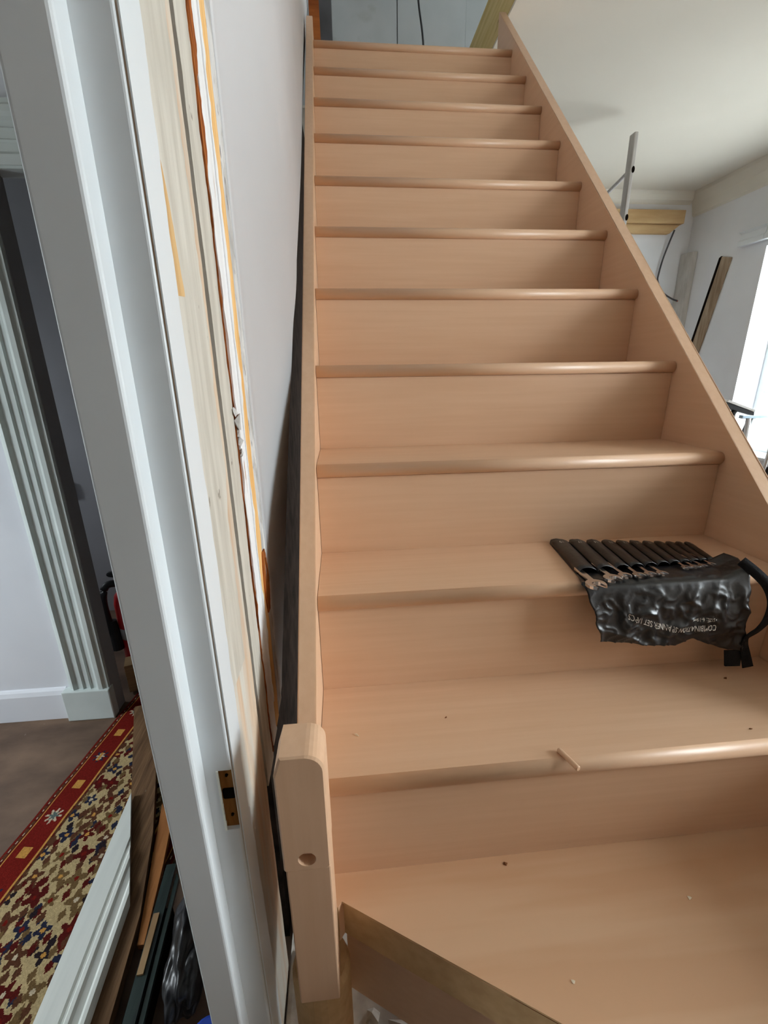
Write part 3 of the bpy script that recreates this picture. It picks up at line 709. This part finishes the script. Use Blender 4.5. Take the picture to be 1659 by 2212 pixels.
# ------------------------------------------------------------------ things beyond the right string
bmn = thing('timber_lintel', 'bare oak lintel set into the far wall under the ceiling', 'beam', (3.1, 4.8, 2.5))
put('beam_face', B(2.3, 3.475, 4.772, 4.849, 2.51, 2.625, .004), M_BEAM, bmn)
put('lower_plank', P([(2.3, 4.80, 2.43), (3.36, 4.80, 2.43), (3.46, 4.80, 2.5085), (2.3, 4.80, 2.5085)], (0, .049, 0), bev=.003), M_BEAM, bmn)
solo('grey_cable', T(spline([(3.405, 4.80, 2.46), (3.351, 4.82, 2.233), (3.326, 4.82, 2.079), (3.329, 4.82, 2.007), (3.388, 4.81, 1.909), (3.492, 4.80, 1.845), (3.55, 4.79, 1.822)], 6), .008, 8), M_WIRE,
     'grey cable hanging in a loop from the oak lintel', 'cable', smooth=True)
solo('wire_end', T([(3.552, 4.789, 1.8215), (3.575, 4.786, 1.815)], [.010, .008], 8), M_COPPER, 'red stripped tip at the end of the grey cable', 'wire', loc=(3.56, 4.787, 1.82))
bxg = solo('boxed_conduit', P([(3.55, 4.849, FZ), (3.55, 4.80, FZ), (3.57, 4.72, FZ), (3.619, 4.70, FZ), (3.619, 4.849, FZ)], (0, 0, 2.45), bev=.004), M_GREYB,
     'grey mortar boxing standing in the far right corner', 'conduit', loc=(3.6, 4.8, FZ))
wb_ = thing('wall_batten', 'brown timber batten fixed aslant on the right wall', 'batten', (3.62, 4.45, 1.2))
put('batten', P([(3.619, 4.258, 2.105), (3.619, 4.374, 2.135), (3.619, 4.66, .85), (3.619, 4.545, .82)], (-.012, 0, 0), bev=.002), M_BATT, wb_)
put('recess_shadow', P([(3.619, 4.376, 2.14), (3.619, 4.398, 2.13), (3.619, 4.684, .85), (3.619, 4.662, .85)], (-.016, 0, 0)), M_HOLE, wb_)  # near-black strip standing in for the shadow along the recess edge

la = thing('stepladder', 'dull aluminium ladder standing behind the right stair string', 'ladder', (2.1, 3.7, FZ))
def rail(y, top=2.675):
    bm = B(2.085, 2.113, y, y+.062, FZ+.001, top, .006)
    return put('rail', bm, M_ALU, la)
ra_, rb2 = rail(3.50), rail(3.84, 2.41)
for k in range(10):
    z = 2.46-.2835*k
    if z < FZ+.05: break
    put('rung', T([(2.099, 3.54, z), (2.099, 3.86, z-.06 if k == 0 else z)], .0125, 12), M_ALU, la)
    bm = bmesh.new(); bmesh.ops.create_cone(bm, cap_ends=True, segments=18, radius1=.0105, radius2=.0105, depth=.003, matrix=Matrix.Translation((2.106, 3.4992, z)) @ Matrix.Rotation(R90, 4, 'X') @ Matrix.Scale(1.9, 4, (0, 1, 0)))
    put('rung_socket', bm, M_HOLE, la)

sq = thing('pole_sander', 'black T-shaped head with white edge on a white pole', 'sander', (2.82, 3.05, FZ))
put('head', P([(2.695, 2.985, .90), (2.93, 2.985, .838), (2.925, 2.985, .862), (2.70, 2.985, .935)], (0, .05, 0), bev=.002), M_BLACK, sq)
put('edge_strip', P([(2.702, 2.982, .9365), (2.926, 2.982, .8635), (2.929, 2.982, .878), (2.712, 2.982, .951)], (0, .056, 0), bev=.002), M_WHITEP, sq)
put('elbow', T(spline([(2.808, 3.01, .885), (2.785, 3.01, .855), (2.772, 3.01, .82), (2.775, 3.01, .765)], 5), [.019]*16, 12), M_BLACK, sq, smooth=True)
put('pole', T([(2.802, 3.018, .87), (2.812, 3.02, .70), (2.85, 3.02, FZ+.004)], [.014, .0165, .0165], 12), M_WHITEP, sq)

ai = thing('folding_trestle', 'pale blue metal trestle in front of the far window', 'trestle', (3.2, 3.2, FZ))
put('top_bar', B(3.032, 3.55, 3.18, 3.215, .795, .82, .005), M_PBLUE, ai)
for x, dx in ((3.10, -.06), (3.48, .05)):
    put('leg', T([(x, 3.197, .796), (x+dx, 3.05, FZ+.002)], .017, 10), M_ALU, ai)
    put('leg', T([(x+.02, 3.20, .796), (x+dx+.02, 3.38, FZ+.002)], .019, 10), M_DKGRN, ai)
po = thing('grey_pole', 'grey steel prop with a black clamp near the far window', 'pole', (3.11, 2.98, FZ))
put('tube', T([(3.06, 2.98, FZ+.002), (3.112, 2.98, .62)], .012, 12), M_ALU, po)
put('clamp', P([(3.118, 2.96, .35), (3.118, 2.96, .47), (3.15, 2.96, .46), (3.20, 2.96, .37), (3.17, 2.96, .34)], (0, .04, 0), bev=.004), M_BLACK, po)

# ------------------------------------------------------------------ spanner roll on the fourth straight tread
Z4 = 4*RISE+.014
tr = thing('tool_roll', 'black nylon tool roll opened over the nosing, strap hanging', 'tool roll', (.64, .84, Z4))
def lerp(a, b, t): return a+(b-a)*t
def poly(t, pts):
    for (a, v), (b, w) in zip(pts, pts[1:]):
        if t <= b: return lerp(v, w, (t-a)/(b-a) if b > a else 0)
    return pts[-1][1]
BACK = lambda u: Vector((lerp(.509, .812, u), lerp(.985, .934, u), Z4+.002))
MOUTH = lambda u: Vector((lerp(.487, .790, u), lerp(.819, .845, u), Z4+.002))
ZB = [(0, .694), (.45, .676), (.52, .672), (.64, .684), (.86, .657), (1, .650)]
def wr(x, z):
    a = noise.noise((x*16, z*20, 1.3)); b = noise.noise((x*34+5, z*26, 4.1))
    ridge = (1-abs(noise.noise((x*22+z*9, z*24-x*6, 7.7))*2))**2
    c = (1-abs(noise.noise((x*48-z*30, z*44+x*25, 2.2))*2))**3
    return .0045*a + .0026*b + .0050*ridge + .0026*c
def hang_y(x, z):
    k = min(1, max(0, (Z4-z)/.05))
    return .7705 - .012*k - wr(x, z)*min(1, k*1.2+.25)
def flap(u, t):
    xl = poly(t, [(0, .487), (.25, .474), (.6, .490), (1, .508)]); xr = poly(t, [(0, .806), (.1, .812), (.25, .793), (.6, .793), (1, .799)])
    x = lerp(xl, xr, u); m = MOUTH(u)
    fold = .016*max(0, (u-.86)/.14)**1.0
    if t < .25:
        q = t/.25
        y = lerp(m.y+.004, .782, q); z = Z4+.0035+fold*(1-.2*q) + abs(wr(x, y))*.6*q
    elif t < .36:
        q = (t-.25)/.11; a = q*math.pi/2
        y = .782-(.782-.7705)*math.sin(a); z = Z4+.0035-.012*(1-math.cos(a))+fold*.8*(1-q); y = lerp(y, hang_y(x, z), q)
    else:
        q = (t-.36)/.64; z = lerp(Z4-.0085, poly(u, ZB), q); y = hang_y(x, z)
        x += .002*math.sin(z*140)*(1 if u > .5 else -1)*abs(2*u-1)**3
    return Vector((x, y, z))
def sheet(fn, nu, nt, th):
    bm = bmesh.new(); g = [[bm.verts.new(fn(i/nu, j/nt)) for i in range(nu+1)] for j in range(nt+1)]
    for j in range(nt):
        for i in range(nu): bm.faces.new((g[j][i], g[j][i+1], g[j+1][i+1], g[j+1][i]))
    bmesh.ops.recalc_face_normals(bm, faces=bm.faces)
    bmesh.ops.solidify(bm, geom=bm.faces[:], thickness=th)
    return bm
put('flap', sheet(flap, 90, 80, .0009), M_NYLON, tr, smooth=True)
put('back_panel', sheet(lambda u, t: BACK(u).lerp(MOUTH(u), t)-Vector((0, 0, .0008)), 30, 8, .0009), M_NYLON, tr, smooth=True)
SIZES = (19, 17, 14, 13, 12, 11, 10, 9, 8, 7, 6)
wts = [s**.75 for s in SIZES]; cum = [0]
for w in wts: cum.append(cum[-1]+w/sum(wts))
TILT = []
def pocket_fn(j):
    u0, u1 = cum[j], cum[j+1]; h = .0135-.0006*j
    def fn(a, t):
        u = lerp(u0+.001, u1+.006, a)
        p = BACK(u).lerp(MOUTH(u), t*.985)
        ar = math.sin(math.pi*min(1, a**.75))**.5
        p.z += .0012+h*ar*(.55+.45*t)
        p.y += .006*ar*(1-t) + .004*noise.noise((u*30, 2, 2))*(1-t)
        p.z += .0008*noise.noise((u*60, t*5, 3.3))
        return p
    return fn
for j, s in enumerate(SIZES):
    fn = pocket_fn(j)
    pk = put('pocket', sheet(fn, 12, 10, .0007), M_NYLON, tr, smooth=True)
    c = str(s); hgt = .010
    def place(x, y, fn=fn, c=c):
        a = .62-(x/.0068)*.18; t = .10+.62*y/.06*1.0
        return fn(min(.95, max(.05, a)), min(.5, max(.02, t)))+Vector((0, 0, .0006))
    put('size_number', text_bm(c, hgt, place), M_PRINT, pk)
# printed lettering hangs upside down on the flap
def on_flap(x0, z0, rise_fn):
    def f(u, v):
        x = x0-u; z = z0-v+rise_fn(u)
        return Vector((x, hang_y(x, z)-.0006, z))
    return f
put('lettering', text_bm('COMBINATION SPANNER SET 11PCS', .0165, on_flap(.734, .7115, lambda u: .0 if u < .07 else .030*((u-.07)/.095)**1.3), stretch=.66), M_PRINT, tr)
put('lettering', text_bm('\u2022 SIZE: 6-19mm', .0105, on_flap(.731, .7265, lambda u: 0), stretch=.72), M_PRINT, tr)
put('tab', P([(.765, .757, .652), (.801, .757, .650), (.806, .757, .614), (.774, .757, .616)], (0, .0025, 0)), M_WEB, tr)
sp_ = spline([(.786, .79, .823), (.800, .770, .808), (.818, .757, .786), (.829, .750, .756), (.830, .752, .722), (.820, .755, .697), (.803, .757, .680), (.802, .757, .662), (.810, .757, .640), (.821, .756, .612)], 5)
bm = bmesh.new(); rows = []
for i, p in enumerate(sp_):
    t = i/(len(sp_)-1); d = (sp_[min(i+1, len(sp_)-1)]-sp_[max(i-1, 0)]).normalized()
    s_ = d.cross(Vector((0, -1, 0))).normalized() if abs(d.y) < .95 else Vector((1, 0, 0))
    tw = math.sin(t*7)*.35; s_ = (s_*math.cos(tw)+Vector((0, 1, 0))*math.sin(tw)); w = .0095
    rows.append((bm.verts.new(p-s_*w), bm.verts.new(p+s_*w)))
for a, b in zip(rows, rows[1:]): bm.faces.new((a[0], a[1], b[1], b[0]))
bmesh.ops.recalc_face_normals(bm, faces=bm.faces); bmesh.ops.solidify(bm, geom=bm.faces[:], thickness=.0014)
put('strap', bm, M_WEB, tr, smooth=True)

# combination spanners, open jaws poking out of the pockets
def spanner(w, tilt):
    """outline in the xy plane, jaws opening along -y, head centre at the origin; w = head width"""
    bm = bmesh.new(); out = []
    r = w/2
    for i in range(15):                                   # round of the head, from right jaw tip over the back to left jaw tip
        a = math.radians(-52 + 284*i/14); out.append((r*math.cos(a), r*math.sin(a)*.98))
    jw = r*.56
    out += [(-jw*.98, -r*.86), (-jw, -r*.02)]
    for i in range(5):
        a = math.radians(180-180*(i+1)/6); out.append((jw*math.cos(a), r*.02+jw*.55*math.sin(a)))
    out += [(jw, -r*.02), (jw*.98, -r*.86)]
    c, s = math.cos(tilt), math.sin(tilt)
    out = [(x*c-y*s, x*s+y*c) for x, y in out]
    th = w*.20
    prism(bm, [(x, y, -th/2) for x, y in out], (0, 0, th))
    bmesh.ops.bevel(bm, geom=[e for e in bm.edges if abs(e.verts[0].co.z-e.verts[1].co.z) < 1e-6], offset=th*.18, segments=2, affect='EDGES')
    sh_ = bmesh.new(); box(sh_, -w*.15, w*.15, r*.75, r*.75+.045+w*.5, -th*.36, th*.36, th*.12)
    tmp = bpy.data.meshes.new('t'); sh_.to_mesh(tmp); sh_.free(); bm.from_mesh(tmp); bpy.data.meshes.remove(tmp)
    return bm
SPN = [(.4905, .7655, .036, .35, 'largest chrome spanner head, at the left end of the roll'), (.5335, .785, .032, .40, 'second largest chrome spanner head, next right of the largest'),
       (.563, .794, .024, .55, 'third chrome spanner head from the left end of the roll'), (.590, .793, .023, .45, 'fourth chrome spanner head from the left end of the roll'),
       (.614, .796, .021, .5, 'fifth chrome spanner head from the left end of the roll'), (.637, .795, .021, .45, 'sixth chrome spanner head, right end of the left cluster'),
       (.700, .814, .0175, .5, 'small chrome spanner head leading the right cluster of four'), (.7175, .815, .017, .5, 'small chrome spanner head, second in the right cluster of four'),
       (.736, .817, .0165, .5, 'small chrome spanner head, third in the right cluster of four'), (.759, .822, .0145, .5, 'smallest chrome spanner head, right end of the roll')]
for x, y, w, tl, lab in SPN:
    bm = spanner(w, tl)
    o = solo('spanner', bm, M_CHROME, lab, 'spanner', 'spanners in the black roll')
    o.location = (x, y, Z4+.0085+w*.06); o.rotation_euler = (math.radians(-3), 0, math.radians(-4))
